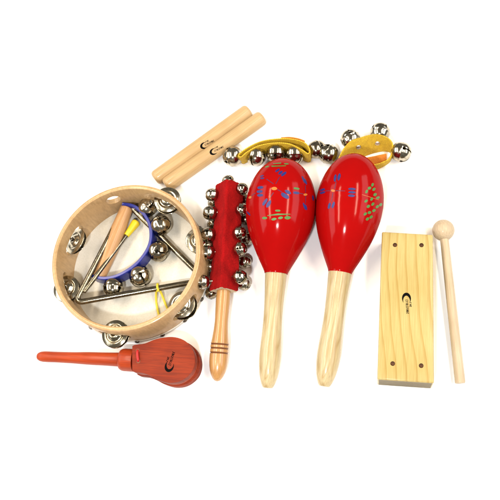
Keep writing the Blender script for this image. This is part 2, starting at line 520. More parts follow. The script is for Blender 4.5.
def webbing_material():
    m, nt, b = new_mat('yellow_webbing')
    uv = coords(nt, (1, 1, 1), 'UV')
    w = N(nt, 'ShaderNodeTexWave', wave_type='BANDS', bands_direction='X', Scale=0.32, Distortion=0.6, Detail=1.0); nt.links.new(uv, w.inputs['Vector'])
    uv2 = coords(nt, (1, 1, 1), 'UV', (0, 0, 0.9))
    w2 = N(nt, 'ShaderNodeTexWave', wave_type='BANDS', bands_direction='X', Scale=0.25, Distortion=0.8, Detail=1.0); nt.links.new(uv2, w2.inputs['Vector'])
    h = mix(nt, w.outputs['Color'], w2.outputs['Color'], 0.55)
    c = ramp(nt, h, [(0.15, (0.40, 0.23, 0.006)), (0.75, (0.70, 0.47, 0.020))])
    n = N(nt, 'ShaderNodeTexNoise', Scale=300.0, Detail=4.0); nt.links.new(coords(nt, (1, 1, 1)), n.inputs['Vector'])
    c = mix(nt, c, ramp(nt, n.outputs['Fac'], [(0.3, (0.75, 0.72, 0.65)), (0.65, (1, 1, 1))]), 0.8, 'MULTIPLY')
    nt.links.new(c, b.inputs['Base Color']); b.inputs['Roughness'].default_value = 0.75
    bump(nt, b, h, 0.8, 0.0007)
    return m
M_WEB = webbing_material()

def paper_material():
    m, nt, b = new_mat('white_paper')
    n = N(nt, 'ShaderNodeTexNoise', Scale=40.0, Detail=6.0); nt.links.new(coords(nt, (1, 1, 1)), n.inputs['Vector'])
    nt.links.new(ramp(nt, n.outputs['Fac'], [(0.3, (0.86, 0.86, 0.87)), (0.7, (0.90, 0.90, 0.90))]), b.inputs['Base Color'])
    b.inputs['Roughness'].default_value = 0.8; b.inputs['Specular IOR Level'].default_value = 0.2
    return m

# ------------------------------------------------------------------ the white surface
bm = bmesh.new()
bmesh.ops.create_grid(bm, x_segments=8, y_segments=8, size=1800)
g = obj('ground', bm, paper_material()); g['kind'] = 'structure'

# ------------------------------------------------------------------ the jingle bell (unit radius 10 mm, slit at -Z, shank at +Z)
def bell_mesh(shank=True):
    R, T = 10.0, 0.75
    prof = []
    def rr(a, r):                                            # slightly squarish crotal bell
        c, s = math.cos(a), math.sin(a)
        e = 2.35
        k = (abs(c) ** e + abs(s) ** e) ** (-1 / e)
        return (max(0.0, r * k * c), r * k * s)
    for i in range(0, 31): prof.append(rr(math.radians(-90 + 6 * i), R))
    prof = [p for p in prof]
    outer = []
    for r, z in prof:
        if abs(z) < 0.6: r += 0.45                           # rolled seam round the waist
        outer.append((r, z))
    outer[0] = (0, outer[0][1]); outer[-1] = (0, outer[-1][1])
    bm = lathe(outer, 56)
    inner = [rr(math.radians(90 - 10 * i), R - T) for i in range(19)]
    inner[0] = (0, inner[0][1]); inner[-1] = (0, inner[-1][1])
    lathe(inner, 40, bm)
    cut = []
    for k in range(2):
        sx, sy = ((30, 1.5) if k == 0 else (1.5, 30))
        cut.append(box_bm(0, 0, -8.3, sx, sy, 12.4))
    for k in range(4):
        a = k * math.pi / 2
        d = Vector((math.cos(a), math.sin(a), 0))
        p = Vector((0, 0, -2.3))
        cut.append(cyl_bm(p + d * 6, p + d * 13, 1.75, 16))
    bm = boolean_cut(bm, cut)
    # shank
    loop = [Vector((2.6 * math.cos(t), 0, 10.2 + 2.4 * math.sin(t))) for t in [math.pi * 2 * k / 20 for k in range(21)]]
    if shank: tube(loop, 0.85, 10, bm, cap=False)
    # pellet inside
    bmesh.ops.create_icosphere(bm, subdivisions=2, radius=2.2, matrix=Matrix.Translation((1.0, 0.6, -6.3)))
    return finish(bm, M_BELL, 'jingle_bell', 40)
BELL = bell_mesh()
BELL_FLAT = bell_mesh(False)

def bell(parent, c, r, shank_to, twist=0.0, stretch=1.0, mesh=None):
    """one bell at point c (mm), its shank pointing towards shank_to"""
    z = (Vector(shank_to) - c).normalized()
    x = z.orthogonal().normalized()
    y = z.cross(x)
    m = Matrix((x, y, z)).transposed() @ Matrix.Rotation(twist, 3, 'Z')
    m = m.to_4x4() @ Matrix.Diagonal((r / 10, r / 10, r / 10 * stretch, 1))
    m.translation = c
    o = bpy.data.objects.new('jingle_bell', mesh or BELL_FLAT); col.objects.link(o)
    place(o, parent, m)
    return o

# ------------------------------------------------------------------ tambourine
HH = 46.0                                                    # hoop height
ca = at(51.5, 250, HH); cb = at(198.0, 262, HH)
TC = at(124.9, 255.3, HH); TC.z = 0
TR = (cb - ca).length / 2
TW = 5.2
tam = thing('tambourine', 'open wooden tambourine with steel jingles lying skin side down, holding other instruments', 'tambourine', TC)
prof = [(TR - TW + 0.2, 1.0)]
prof = [(TR - TW, 1.2), (TR - TW, HH - 2.2), (TR - TW + 0.6, HH - 0.7), (TR - TW + 1.9, HH), (TR - 1.9, HH), (TR - 0.6, HH - 0.7), (TR, HH - 2.2), (TR, 1.2), (TR - TW, 1.2)]
bm = lathe(prof, 160)
bmesh.ops.remove_doubles(bm, verts=bm.verts, dist=0.01)
bmesh.ops.recalc_face_normals(bm, faces=bm.faces)
def rim_angle(px, py, z):
    p = at(px, py, z) - TC
    return math.atan2(p.y, p.x)
SZ = 23.0
slots = [rim_angle(68, 238, SZ), rim_angle(62, 290, SZ), rim_angle(115, 333, SZ), rim_angle(180, 303, SZ), rim_angle(168, 198, SZ), rim_angle(191, 243, SZ)]
hole_a = rim_angle(113, 201, 33)
cut = []
for a in slots:
    d = Vector((math.cos(a), math.sin(a), 0)); t = Vector((-d.y, d.x, 0))
    c = d * (TR - TW / 2) + Vector((0, 0, SZ))
    r = Matrix((t, d, Vector((0, 0, 1)))).transposed()
    L, hgt = 33.0, 15.0
    b2 = box_bm(c.x, c.y, c.z, L - hgt, 22, hgt, rot=r)
    cut.append(b2)
    for s in (-1, 1):
        e = c + t * s * (L - hgt) / 2
        cut.append(cyl_bm(e - d * 12.3, e + d * 12.3, hgt / 2 - 0.02, 28))
d = Vector((math.cos(hole_a), math.sin(hole_a), 0))
c = d * (TR - TW / 2) + Vector((0, 0, 30))
cut.append(cyl_bm(c - d * 12, c + d * 12, 7.6, 36))
bm = boolean_cut(bm, cut)
obj('hoop', bm, M_HOOP, tam, Matrix.Translation(TC), 30)
# skin: disc under the hoop with a skirt turned up the outside
prof = [(0, 1.0), (TR * 0.3, 1.0), (TR * 0.6, 1.0), (TR - 6, 1.0), (TR - 0.3, 0.55), (TR + 0.6, 0.9), (TR + 0.75, 2.0), (TR + 0.7, 5.2), (TR + 0.05, 5.6), (TR + 0.02, 0.95), (TR - 5, 1.6), (TR * 0.6, 1.6), (TR * 0.3, 1.6), (0, 1.6)]
bm = lathe(prof, 144)
for v in bm.verts:
    if v.co.z > 4.5:
        an = math.atan2(v.co.y, v.co.x)
        v.co.z += 0.7 * noise.noise((an * 6, 2, 0)) + 0.4 * noise.noise((an * 19, 5, 0))
obj('drumhead', bm, M_SKIN, tam, Matrix.Translation(TC))
# tacks
for k in range(18):
    a = 2 * math.pi * k / 18 + rim_angle(137, 341, 4)
    d = Vector((math.cos(a), math.sin(a), 0))
    p = TC + d * (TR + 0.7) + Vector((0, 0, 3.6))
    bm = lathe([(2.6, 0), (2.5, 0.6), (1.7, 1.3), (0.7, 1.7), (0, 1.75)], 16)
    obj('tack', bm, M_TACK, tam, frame(p - d * 0.15, p + d))
# jingles in pairs on a pin
JP = [(0, 0), (14.8, 0.0), (15.2, 0.25), (15.0, 0.6), (12.5, 0.8), (11.3, 1.7), (9.8, 1.6), (8.8, 1.0), (7.4, 1.6), (6.2, 3.2), (4.6, 4.1), (1.6, 4.3)]
def jingle_bm():
    top = [(1.5, 4.0), (1.6, 4.35), (4.6, 4.15), (6.3, 3.3), (7.5, 1.7), (8.9, 1.1), (9.9, 1.75), (11.3, 1.85), (12.6, 0.95), (14.9, 0.75), (15.3, 0.4), (15.2, 0.05), (14.8, -0.05), (12.4, 0.4), (11.2, 1.25), (9.9, 1.15), (8.8, 0.5), (7.2, 1.1), (5.9, 2.8), (4.4, 3.6), (1.6, 3.8), (1.5, 4.0)]
    return lathe([(r * 0.885, z) for r, z in top], 64)
jm = finish(jingle_bm(), M_JING, 'jingle', 50)
tilts = [(5, 0.55, 1.75), (1, 0.05, 0.3), (-0.5, 0.10, 0.6), (3.5, -0.12, 2.0), (-1.5, 0.10, 0.0), (2, 0.16, 1.5)]
for a, (inset, tilt, ta) in zip(slots, tilts):
    d = Vector((math.cos(a), math.sin(a), 0))
    pin = TC + d * (TR - TW / 2)
    obj('pin', cyl_bm((0, 0, 13), (0, 0, 33.5), 1.15, 12), M_TACK, tam, Matrix.Translation(pin))
    for s in (-1, 1):
        o = bpy.data.objects.new('jingle', jm); col.objects.link(o)
        off = -d * inset * (1 if s == 1 else 0.6)
        ax = Vector((math.cos(a + ta), math.sin(a + ta), 0))
        m = Matrix.Rotation(tilt * (1 if s == 1 else 0.6), 4, ax)
        if s == -1: m = m @ Matrix.Rotation(math.pi, 4, 'X')
        m.translation = pin + off + Vector((0, 0, SZ - 1.0 + (0.2 if s == 1 else -3.6)))
        place(o, tam, m)

# ------------------------------------------------------------------ blue handle bell inside the tambourine
Z0, Z1 = 3.5, 21.0
arc = [(122, 203.5), (133, 205.5), (142, 212), (148.5, 222), (150.8, 234), (148.6, 246), (140.5, 259), (129, 269), (116, 275.8), (103, 278), (92, 275.8)]
hb = thing('hand_bell', 'blue half ring hand bell with wooden grip and five bells inside the tambourine', 'hand bell', at(125, 242, 2))
arcw = [tuple(at(x, y, Z1))[:2] for x, y in arc]
arcw = spline(arcw, 8)
bm = bmesh.new()
rows = []
for i, p in enumerate(arcw):
    q0 = Vector(arcw[max(0, i - 1)]); q1 = Vector(arcw[min(len(arcw) - 1, i + 1)])
    t = (q1 - q0).normalized(); n = Vector((t.y, -t.x)) * -1
    th = 1.6
    ring = []
    for (s, z) in ((-th, Z0 + .6), (-th + .5, Z0), (th - .5, Z0), (th, Z0 + .6), (th, Z1 - .6), (th - .5, Z1), (-th + .5, Z1), (-th, Z1 - .6)):
        ring.append(bm.verts.new((p[0] + n.x * s, p[1] + n.y * s, z)))
    rows.append(ring)
for A, B in zip(rows, rows[1:]):
    for k in range(8): bm.faces.new((A[k], A[(k + 1) % 8], B[(k + 1) % 8], B[k]))
bm.faces.new(rows[0]); bm.faces.new(rows[-1])
obj('band', bm, M_BAND, hb)
ha = at(127.0, 207.5, 13.5); hbp = at(98.0, 279.0, 12.5)
Lh = (hbp - ha).length
prof = [(0, 0), (5.6, 0), (6.3, 0.6), (6.6, 3), (6.9, Lh * .15), (7.9, Lh * .38), (8.4, Lh * .52), (8.1, Lh * .66), (7.2, Lh * .85), (6.8, Lh - 3), (6.4, Lh - .6), (5.6, Lh), (0, Lh)]
prof = prof[:2] + spline(prof[2:-2], 4) + prof[-2:]
obj('grip', lathe(prof, 48), M_GRIP, hb, frame(ha, hbp))
cen = at(118, 240, 12)
for x, y, z, r, tw in ((147.5, 207.5, 15, 9.6, .3), (161, 225.5, 15, 10.3, 1.1), (158.5, 251.5, 13, 10.4, .5), (140.5, 276.5, 13, 10.9, .9), (113.5, 287.5, 13, 10.2, .2)):
    c = at(x, y, z)
    bell(hb, c, r, cen, tw)
    dirn = (cen - c); dirn.z = 0; dirn.normalize()

# ------------------------------------------------------------------ triangle
A = at(75, 303, 27); B = at(127, 203, 13); C = at(205, 280, 6)
tri = thing('triangle', 'steel percussion triangle lying inside the tambourine', 'triangle', Vector((C.x, C.y, 1.6)))
def corner(p, q, s, r, n=9):
    u = (q - p).normalized(); v = (s - p).normalized()
    a = p + u * r; b = p + v * r
    return [a * (1 - t) ** 2 + p * 2 * t * (1 - t) + b * t * t for t in [k / n for k in range(n + 1)]]
open_end = C + (A - C).normalized() * 7
path = [C + (B - C).normalized() * 3] + [C + (B - C) * .4] + corner(B, C, A, 9) + [B + (A - B) * .5] + corner(A, B, C, 9) + [A + (C - A) * .5] + [open_end]
obj('rod', tube(path, 2.9, 20), M_ROD, tri)
# yellow loop hung on the lower bar
def on_bar(px):
    best = min((k / 400 for k in range(401)), key=lambda t: abs(project(A + (C - A) * t)[0] - px))
    return A + (C - A) * best
def project(p):
    q = ROT.transposed() @ (p - CAM)
    return (250 + F * q.x / -q.z, 250 - F * q.y / -q.z)
k0 = on_bar(158.5)
ax = (C - A).normalized()
side = ax.cross(Vector((0, 0, 1))).normalized()
lp = [at(159.0, 316, 3), at(156.4, 303, 5), at(156.2, 292, 12)]
rp = [at(158.8, 288, 14), at(162.0, 295, 9), at(165.5, 304, 5), at(169, 312, 3)]
pts = [tuple(v) for v in lp] + [tuple(k0 + side * 3.2 + Vector((0, 0, 2.5))), tuple(k0 + Vector((0, 0, 4.3))), tuple(k0 - side * 4.0 + Vector((0, 0, 1))), tuple(k0 + side * .5 - Vector((0, 0, 3.9)))] + [tuple(v) for v in rp]
obj('cord_loop', tube(spline(pts, 8), 1.15, 10), M_YCORD, tri)

# ------------------------------------------------------------------ triangle beater
b0 = at(84.5, 291.5, 25.5); b1 = at(136.5, 222.0, 6.5)
bt = thing('triangle_beater', 'thin steel beater with a yellow rubber tip resting across the wooden grip', 'beater', b1 * 1)
obj('rod', tube([b0, b0.lerp(b1, .5), b0.lerp(b1, .93)], 2.2, 16), M_ROD, bt)
ln = (b1 - b0).length
prof = [(0, ln * .795), (2.6, ln * .795), (3.0, ln * .80), (3.6, ln * .88), (4.6, ln * .975), (4.6, ln * .985), (3.9, ln * 1.0), (0, ln * 1.003)]
obj('rubber_tip', lathe(prof, 32), M_YTIP, bt, frame(b0, b1))

# ------------------------------------------------------------------ claves
def clave(a, b, r, label, lx, ly, loc):
    L = (b - a).length
    prof = [(0, 0), (r - 3.4, 0), (r - 1.7, .5), (r - .5, 1.8), (r, 3.6), (r, L * .25), (r, L * .5), (r, L * .75), (r, L - 3.6), (r - .5, L - 1.8), (r - 1.7, L - .5), (r - 3.4, L), (0, L)]
    M = frame(a, b)
    bm = lathe(prof, 64)
    bmesh.ops.recalc_face_normals(bm, faces=bm.faces)
    paint(bm, M, logo(lx, ly, 27, 1.18), 1)
    o = obj('rhythm_stick', bm, [M_CLAVE, M_INK], None, M, fix=False)
    tag(o, label, 'rhythm stick', 'pale wooden rhythm sticks')
    return o
r = 8.0
a1, b1_ = at(154.5, 179.0, r), at(249.5, 110.5, r)
clave(a1, b1_, r, 'pale wooden rhythm stick, the upper of the pair, farther from the bells', 207.5, 143.5, None)
a2, b2_ = at(165.5, 186.0, r), at(263, 117.0, r)
clave(a2, b2_, r, 'pale wooden rhythm stick, the lower of the pair, touching tambourine jingle and bell', 217.0, 149.5, None)

# ------------------------------------------------------------------ bell stick
s0 = at(229.8, 184.5, 23); s1 = at(223.8, 291, 21)
bs = thing('bell_stick', 'sleigh bell stick wrapped in red velvet with a turned wooden handle', 'bell stick', Vector((s1.x, s1.y, 0)))
MS = frame(s0, s1)
LS = (s1 - s0).length
HD = 14.8                                                    # half diagonal
bm = bmesh.new()
nL, nE = 130, 18
rings = []
for i in range(nL + 1):
    z = LS * i / nL
    k = HD * (1.0 + 0.03 * math.sin(i * .118)) * (0.93 if i in (0, nL) else 1)
    ring = []
    cs = [(0, -1), (1, 0), (0, 1), (-1, 0)]
    for e in range(4):
        for j in range(nE):
            t = j / nE
            x = cs[e][0] * (1 - t) + cs[(e + 1) % 4][0] * t
            y = cs[e][1] * (1 - t) + cs[(e + 1) % 4][1] * t
            rd = math.hypot(x, y)
            lim = min(1.0, 0.93 / rd)
            p = Vector((x * k * lim, y * k * lim, z))
            nn = 0.7 * noise.noise(p * 0.13) + 0.35 * noise.noise(p * 0.5) + 0.42 * noise.noise(p * 1.3)
            p += Vector((x, y, 0)).normalized() * nn
            if i in (0, nL): p.z += 0.8 * noise.noise(p * 0.4)
            ring.append(bm.verts.new(p))
    rings.append(ring)
for Ar, Br in zip(rings, rings[1:]):
    n = len(Ar)
    for k in range(n): bm.faces.new((Ar[k], Ar[(k + 1) % n], Br[(k + 1) % n], Br[k]))
for rg, off in ((rings[0], 0.6), (rings[-1], -0.6)):
    c = bm.verts.new(Vector((0, 0, rg[0].co.z + off)))
    inn = [bm.verts.new(v.co * 1.0 * Vector((1, 1, 1)).x if False else Vector((v.co.x * .86, v.co.y * .86, v.co.z))) for v in rg]
    n = len(rg)
    for k in range(n):
        bm.faces.new((rg[k], rg[(k + 1) % n], inn[(k + 1) % n], inn[k])).material_index = 1
        bm.faces.new((inn[k], inn[(k + 1) % n], c)).material_index = 1
obj('velvet_sleeve', bm, [M_FELT, M_BACKING], bs, MS, 60)
# turned handle
h0 = s1 - (s1 - s0).normalized() * 6; h1 = at(217.0, 381.5, 9.5)
MH = frame(h0, h1)
LH = (h1 - h0).length
def hy(y): return 6 + (LH - 6) * (y - 291) / (381.5 - 291)
k = 1.04
prof = [(0, 0), (6.3, 0)] + [(r * k, hy(y)) for r, y in spline([(6.3, 291), (6.6, 300), (6.4, 312), (6.2, 322), (6.8, 332), (7.9, 342)], 4)]
for gy in (345, 349, 353.5):
    prof += [(8.35 * k, hy(gy - .9)), (7.75 * k, hy(gy)), (8.4 * k, hy(gy + .9))]
prof += [(r * k, hy(y)) for r, y in spline([(8.45, 356), (8.2, 364), (7.2, 371), (5.3, 376.5), (2.8, 380.3), (0, 381.5)], 4)]
prof[-1] = (0, prof[-1][1])
bm = lathe(prof, 56)
gz = [hy(g_) for g_ in (345, 349, 353.5)]
for f in bm.faces:
    cz = f.calc_center_median().z
    if any(abs(cz - g_) < hy(1.0) - hy(0) for g_ in gz): f.material_index = 1
obj('handle', bm, [M_HANDLE, M_GROOVE], bs, MH, 45)
# bells wired to the four faces
SB = [(212, 195, 27, 6.6, 'l'), (228.3, 181.5, 24, 6.2, 't'), (242.0, 189, 27, 6.0, 'r'), (210, 213, 27, 7.0, 'l'), (242, 209.5, 28, 6.2, 'r'),
      (208.3, 235, 27, 7.2, 'l'), (239.5, 233, 30, 6.4, 'r'), (247.5, 238.5, 8, 6.4, 'r'), (207.3, 252.8, 27, 7.2, 'l'), (240.3, 249.2, 30, 6.6, 'r'),
      (245, 262, 8, 6.2, 'r'), (202.3, 282, 26, 7.0, 'l'), (211.5, 293, 7, 6.0, 'l'), (240, 277, 30, 6.9, 'r'), (244, 284, 8, 6.4, 'r'),
      (246, 200, 8, 6.2, 'r'), (246, 219, 8, 6.2, 'r'), (213.5, 224, 7, 6.2, 'l'), (211, 266, 7, 6.2, 'l'), (214, 203, 7, 6.2, 'l')]
def wire(parent, a, b, r=0.75):
    mid = (a + b) / 2
    z = (b - a).normalized(); x = z.orthogonal().normalized()
    pts = [a + x * 1.5, mid + x * 2.0, b + x * .8, b - x * .8, mid - x * 2.0, a - x * 1.5]
    return tube([Vector(p) for p in spline([tuple(p) for p in pts], 4)], r, 8)
inv = MS.inverted()
for i, (x, y, z, r, sd) in enumerate(SB):
    c = at(x, y, z)
    lc = inv @ c
    tgt = MS @ Vector((0, 0, max(6, min(LS - 6, lc.z))))
    dirn = (tgt - c)
    if sd == 't': dirn = (tgt - c)
    b_ = bell(bs, c, r, tgt, rnd.uniform(0, 1.5), mesh=BELL)
    u = dirn.normalized()
    e0 = c + u * (r * 0.95); e1 = c + u * (r + 5.5)
    obj('wire', wire(bs, e1, e0, 0.8), M_BELL, b_)

# ------------------------------------------------------------------ maracas
def maraca(name, label, W, T, s_top, s_neck, k, shapes, rs):
    """W = centre of the widest place, T = end of the handle"""
    root = thing(name, label, 'maraca', Vector((W.x, W.y, 0)), 'red painted maracas')
    M = frame(W, T)
    L = (T - W).length
    u = s_top / 47.0
    up = [(0, -47 * u), (5.5, -46.4 * u), (11, -44.3 * u), (17.5, -40.2 * u), (24, -33.2 * u), (29.3, -23.8 * u), (32.9, -12.5 * u), (34.3, -2)]
    v = s_neck / 68.0
    dn = [(34.3, 3 * v), (33.4, 13 * v), (31.0, 23.5 * v), (27.4, 33.5 * v), (23.0, 43 * v), (18.2, 52.5 * v), (13.7, 61 * v), (11.2, 66 * v), (10.6, 68 * v)]
    prof = [(0, up[0][1])] + spline(up + dn, 5)[1:]
    prof = [(max(0.0, r * (k + (1.04 - k) * max(0.0, min(1.0, (z - 20) / (68 * v - 20))) ** 1.5)), z) for r, z in prof]
    bm = lathe(prof + [(9.0, 68 * v), (0, 68 * v)], 96)
    bmesh.ops.recalc_face_normals(bm, faces=bm.faces)
    for mi, sh in shapes:
        paint(bm, M, [x for x in sh if x[0] == 'fan' or mi != 1], mi, 0.12)
        if mi == 1: paint(bm, M, [x for x in sh if x[0] == 'strip'], 4, 0.10)
    obj('rattle_head', bm, [M_RED, M_BLUE, M_GREEN, M_ORANGE, M_STEM], root, M, fix=False)
    a = 68 * v
    d = L - a
    hp = [(10.1, a - .5), (9.9, a + d * .05), (9.1, a + d * .2), (8.7, a + d * .36), (9.0, a + d * .52), (9.7, a + d * .66), (9.8, a + d * .76), (8.6, a + d * .88), (6.6, a + d * .955), (5.3, a + d * .985)]
    hp = spline([(r * rs, z) for r, z in hp], 5)
    prof = [(0, a - .5)] + hp + [(4.6 * rs, L - .5), (4.0 * rs, L), (0, L)]
    obj('handle', lathe(prof, 56), M_ASH, root, M)
    return root

def z1(x, y): return (245 + x / 6.25, 150 + y / 6.25)
def z2(x, y): return (310 + x / 3.571, 140 + y / 3.571)
def lf(f, s, x, y, L, W, ang=0):
    p = f(x, y); return leaf(p[0], p[1], L / s * 1.04, W / s * 1.06, ang)
def st(f, s, x0, y0, x1, y1, w):
    p = f(x0, y0); q = f(x1, y1); return stroke(p[0], p[1], q[0], q[1], w / s * 0.75, w / s * 0.6, n=10)
q = 6.25
blue1 = [lf(z1, q, 203, 128, 30, 13, 35), lf(z1, q, 222, 142, 32, 14, 35), lf(z1, q, 242, 150, 38, 17, 40),
         lf(z1, q, 106, 163, 26, 8, 20), lf(z1, q, 108, 177, 26, 8, 10), st(z1, q, 135, 182, 178, 212, 6), st(z1, q, 217, 168, 192, 212, 6),
         lf(z1, q, 96, 235, 36, 18, 3), lf(z1, q, 92, 260, 36, 18, 3), lf(z1, q, 95, 283, 36, 18, 0), st(z1, q, 66, 268, 40, 287, 5),
         lf(z1, q, 125, 325, 50, 19, 58), lf(z1, q, 148, 337, 50, 19, 60), st(z1, q, 178, 266, 152, 306, 6),
         lf(z1, q, 268, 263, 42, 18, -28), lf(z1, q, 250, 286, 54, 27, -35), st(z1, q, 203, 247, 232, 264, 6),
         lf(z1, q, 320, 268, 38, 17, -5), st(z1, q, 340, 270, 368, 276, 5), st(z1, q, 377, 222, 378, 268, 5),
         lf(z1, q, 366, 186, 48, 12, -65), lf(z1, q, 378, 198, 40, 11, -70), st(z1, q, 379, 288, 378, 335, 5), lf(z1, q, 371, 352, 46, 12, -72), lf(z1, q, 381, 358, 36, 9, -75),
         lf(z1, q, 425, 300, 34, 10, -80), lf(z1, q, 12, 360, 44, 10, -60), lf(z1, q, 22, 396, 34, 9, -50)]
green1 = [stroke(*z1(176, 86), *z1(226, 82), 0.8, 1.2, n=8), stroke(*z1(166, 102), *z1(256, 99), 1.2, 0.7, n=10), lf(z1, q, 138, 105, 26, 8, 12), lf(z1, q, 258, 87, 30, 8, -5),
          lf(z1, q, 322, 241, 36, 14, -8), lf(z1, q, 205, 379, 32, 13, 0), stroke(*z1(140, 410), *z1(206, 402), 0.5, 1.7, n=8), stroke(*z1(204, 402), *z1(284, 401), 1.7, 0.5, n=8), lf(z1, q, 123, 425, 30, 16, 5), lf(z1, q, 181, 432, 32, 14, 8),
          lf(z1, q, 222, 424, 30, 14, 8), lf(z1, q, 266, 423, 38, 18, 3)]
or1 = [lf(z1, q, 183, 241, 36, 18, -3), lf(z1, q, 32, 296, 20, 13, 30), lf(z1, q, 377, 279, 24, 13, 0), st(z1, q, 158, 285, 156, 305, 5)]
q = 3.571
blue2 = [lf(z2, q, 90, 136, 25, 9, 80), lf(z2, q, 104, 132, 25, 9, 80), st(z2, q, 93, 148, 88, 174, 3),
         lf(z2, q, 44, 178, 20, 8, 15), lf(z2, q, 45, 188, 20, 8, 15), st(z2, q, 56, 182, 76, 181, 3),
         lf(z2, q, 69, 235, 22, 9, 72), lf(z2, q, 83, 232, 24, 9, 74), st(z2, q, 82, 188, 77, 220, 3),
         lf(z2, q, 150, 175, 26, 8, 0), lf(z2, q, 150, 187, 26, 8, 0), lf(z2, q, 148, 199, 24, 8, 0), st(z2, q, 92, 181, 126, 182, 3), lf(z2, q, 24, 205, 14, 6, 80)]
green2 = [lf(z2, q, x, y, 13, 9, rnd.uniform(20, 70)) for x, y in ((223, 160), (212, 172), (202, 184), (228, 176), (232, 195), (242, 206), (200, 218), (220, 211), (208, 237), (224, 229), (240, 238), (252, 231), (197, 264), (212, 259), (228, 252), (205, 282), (218, 275), (24, 290))]
or2 = [lf(z2, q, 82, 181, 15, 8, -5), st(z2, q, 186, 195, 246, 214, 2)]
maraca('maraca', 'red maraca with blue flowers all over, beside the red bell stick', at(281.0, 206, 34), at(267.7, 388, 7), 47, 66, 0.985,
       [(1, blue1), (2, green1), (3, or1)], 1.03)
maraca('maraca', 'red maraca with a cluster of green dots, beside the yellow wood block', at(349.6, 203.0, 32), at(324.2, 386.5, 7), 48.5, 68, 0.93,
       [(1, blue2), (2, green2), (3, or2)], 1.08)

# ------------------------------------------------------------------ wrist bells
def band_mesh(pts, th, closed, n=10, lining=None):
    """strap through (bottom point, top point) pairs; uv in millimetres"""
    rows = [tuple(b) + tuple(t) for b, t in pts]
    rows = spline(rows, n, closed)
    bm = bmesh.new()
    uvl = bm.loops.layers.uv.new('UVMap')
    vs = []; ds = [0.0]
    NR = len(rows)
    for i, r in enumerate(rows):
        b = Vector(r[:3]); t = Vector(r[3:])
        i0 = (i - 1) % NR if closed else max(0, i - 1); i1 = (i + 1) % NR if closed else min(NR - 1, i + 1)
        tan = (Vector(rows[i1][:3]) + Vector(rows[i1][3:]) - Vector(rows[i0][:3]) - Vector(rows[i0][3:])).normalized()
        up = (t - b)
        nr = tan.cross(up.normalized()).normalized()
        if i: ds.append(ds[-1] + (b + t - Vector(rows[i - 1][:3]) - Vector(rows[i - 1][3:])).length / 2)
        ring = []
        J = 6
        for s in (1, -1):
            for j in range(J + 1):
                f = j / J if s == 1 else 1 - j / J
                edge = 0.55 if j in (0, J) else 1.0
                ring.append((bm.verts.new(b + up * f + nr * s * th / 2 * edge), f * up.length))
        vs.append(ring)
    n_ = len(vs[0])
    rng = range(NR if closed else NR - 1)
    for i in rng:
        A_, B_ = vs[i], vs[(i + 1) % NR]
        da = ds[i]; db = ds[i + 1] if i + 1 < NR else ds[i] + 3
        for k in range(n_):
            k2 = (k + 1) % n_
            f = bm.faces.new((A_[k][0], A_[k2][0], B_[k2][0], B_[k][0]))
            for lo, uv in zip(f.loops, ((da, A_[k][1]), (da, A_[k2][1]), (db, B_[k2][1]), (db, B_[k][1]))): lo[uvl].uv = uv
            if lining and lining(i / NR) and k > n_ // 2 - 1 and k < n_ - 1: f.material_index = 1
    if not closed:
        bm.faces.new([v for v, _ in vs[0]]); bm.faces.new([v for v, _ in reversed(vs[-1])])
    return bm

M_RIVET = metal('rivet_tin', (0.72, 0.71, 0.68), 0.38, 0.15)
def rivet(parent, p, nrm, r=2.5):
    obj('rivet', lathe([(r, 0), (r * .95, .6), (r * .6, 1.2), (0, 1.45)], 20), M_RIVET, parent, frame(p, p + nrm))

# left: standing on edge, bells to the front
w1 = thing('wrist_bells', 'yellow strap of wrist bells behind the maraca with blue flowers', 'wrist bells', at(278, 156, 0), 'yellow strap wrist bells')
loop = [((241.5, 161), (238.8, 154.5)), ((250, 156.5), (248, 147.5)), ((263, 151), (261, 141.5)), ((278, 148.5), (276, 139)), ((293, 148.8), (291.5, 139)), ((305, 152), (304, 142.5)), ((310.5, 158), (309.5, 149)), ((309, 162), (308, 153.5)),
        ((302.5, 159.5), (301.5, 149.5)), ((290, 153.6), (289, 143.8)), ((275, 152.6), (273.5, 143.0)), ((260, 155.4), (258, 146.0)), ((249, 161), (247, 152)), ((243.5, 163.5), (241, 156.8))]
pts = [(at(b[0], b[1], 0.3), at(t[0], t[1], 21)) for b, t in loop]
obj('strap', band_mesh(pts, 2.0, True), [M_WEB, M_LINING], w1, sharp=50)
lin = [((280, 147.5), (281, 137.6)), ((290, 147.5), (290, 137.2)), ((299, 149.0), (298.5, 138.6)), ((304, 151), (304.5, 140.8))]
obj('lining', band_mesh([(at(b[0], b[1], 0.3), at(t[0], t[1], 21.5)) for b, t in lin], 1.6, False), M_LINING, w1, sharp=50)
for x, y, z, r, tx, ty, tw in ((233, 156.5, 10, 10.2, 244, 156, .2), (256, 156.5, 10.5, 9.7, 258, 143, .5), (276, 153.5, 10.5, 9.9, 276, 140, .9), (295.2, 154.3, 10.5, 9.5, 295, 141, .1), (316.8, 149.5, 10, 9.3, 303, 152, .6)):
    bell(w1, at(x, y, z), r, at(tx, ty, 16), tw)

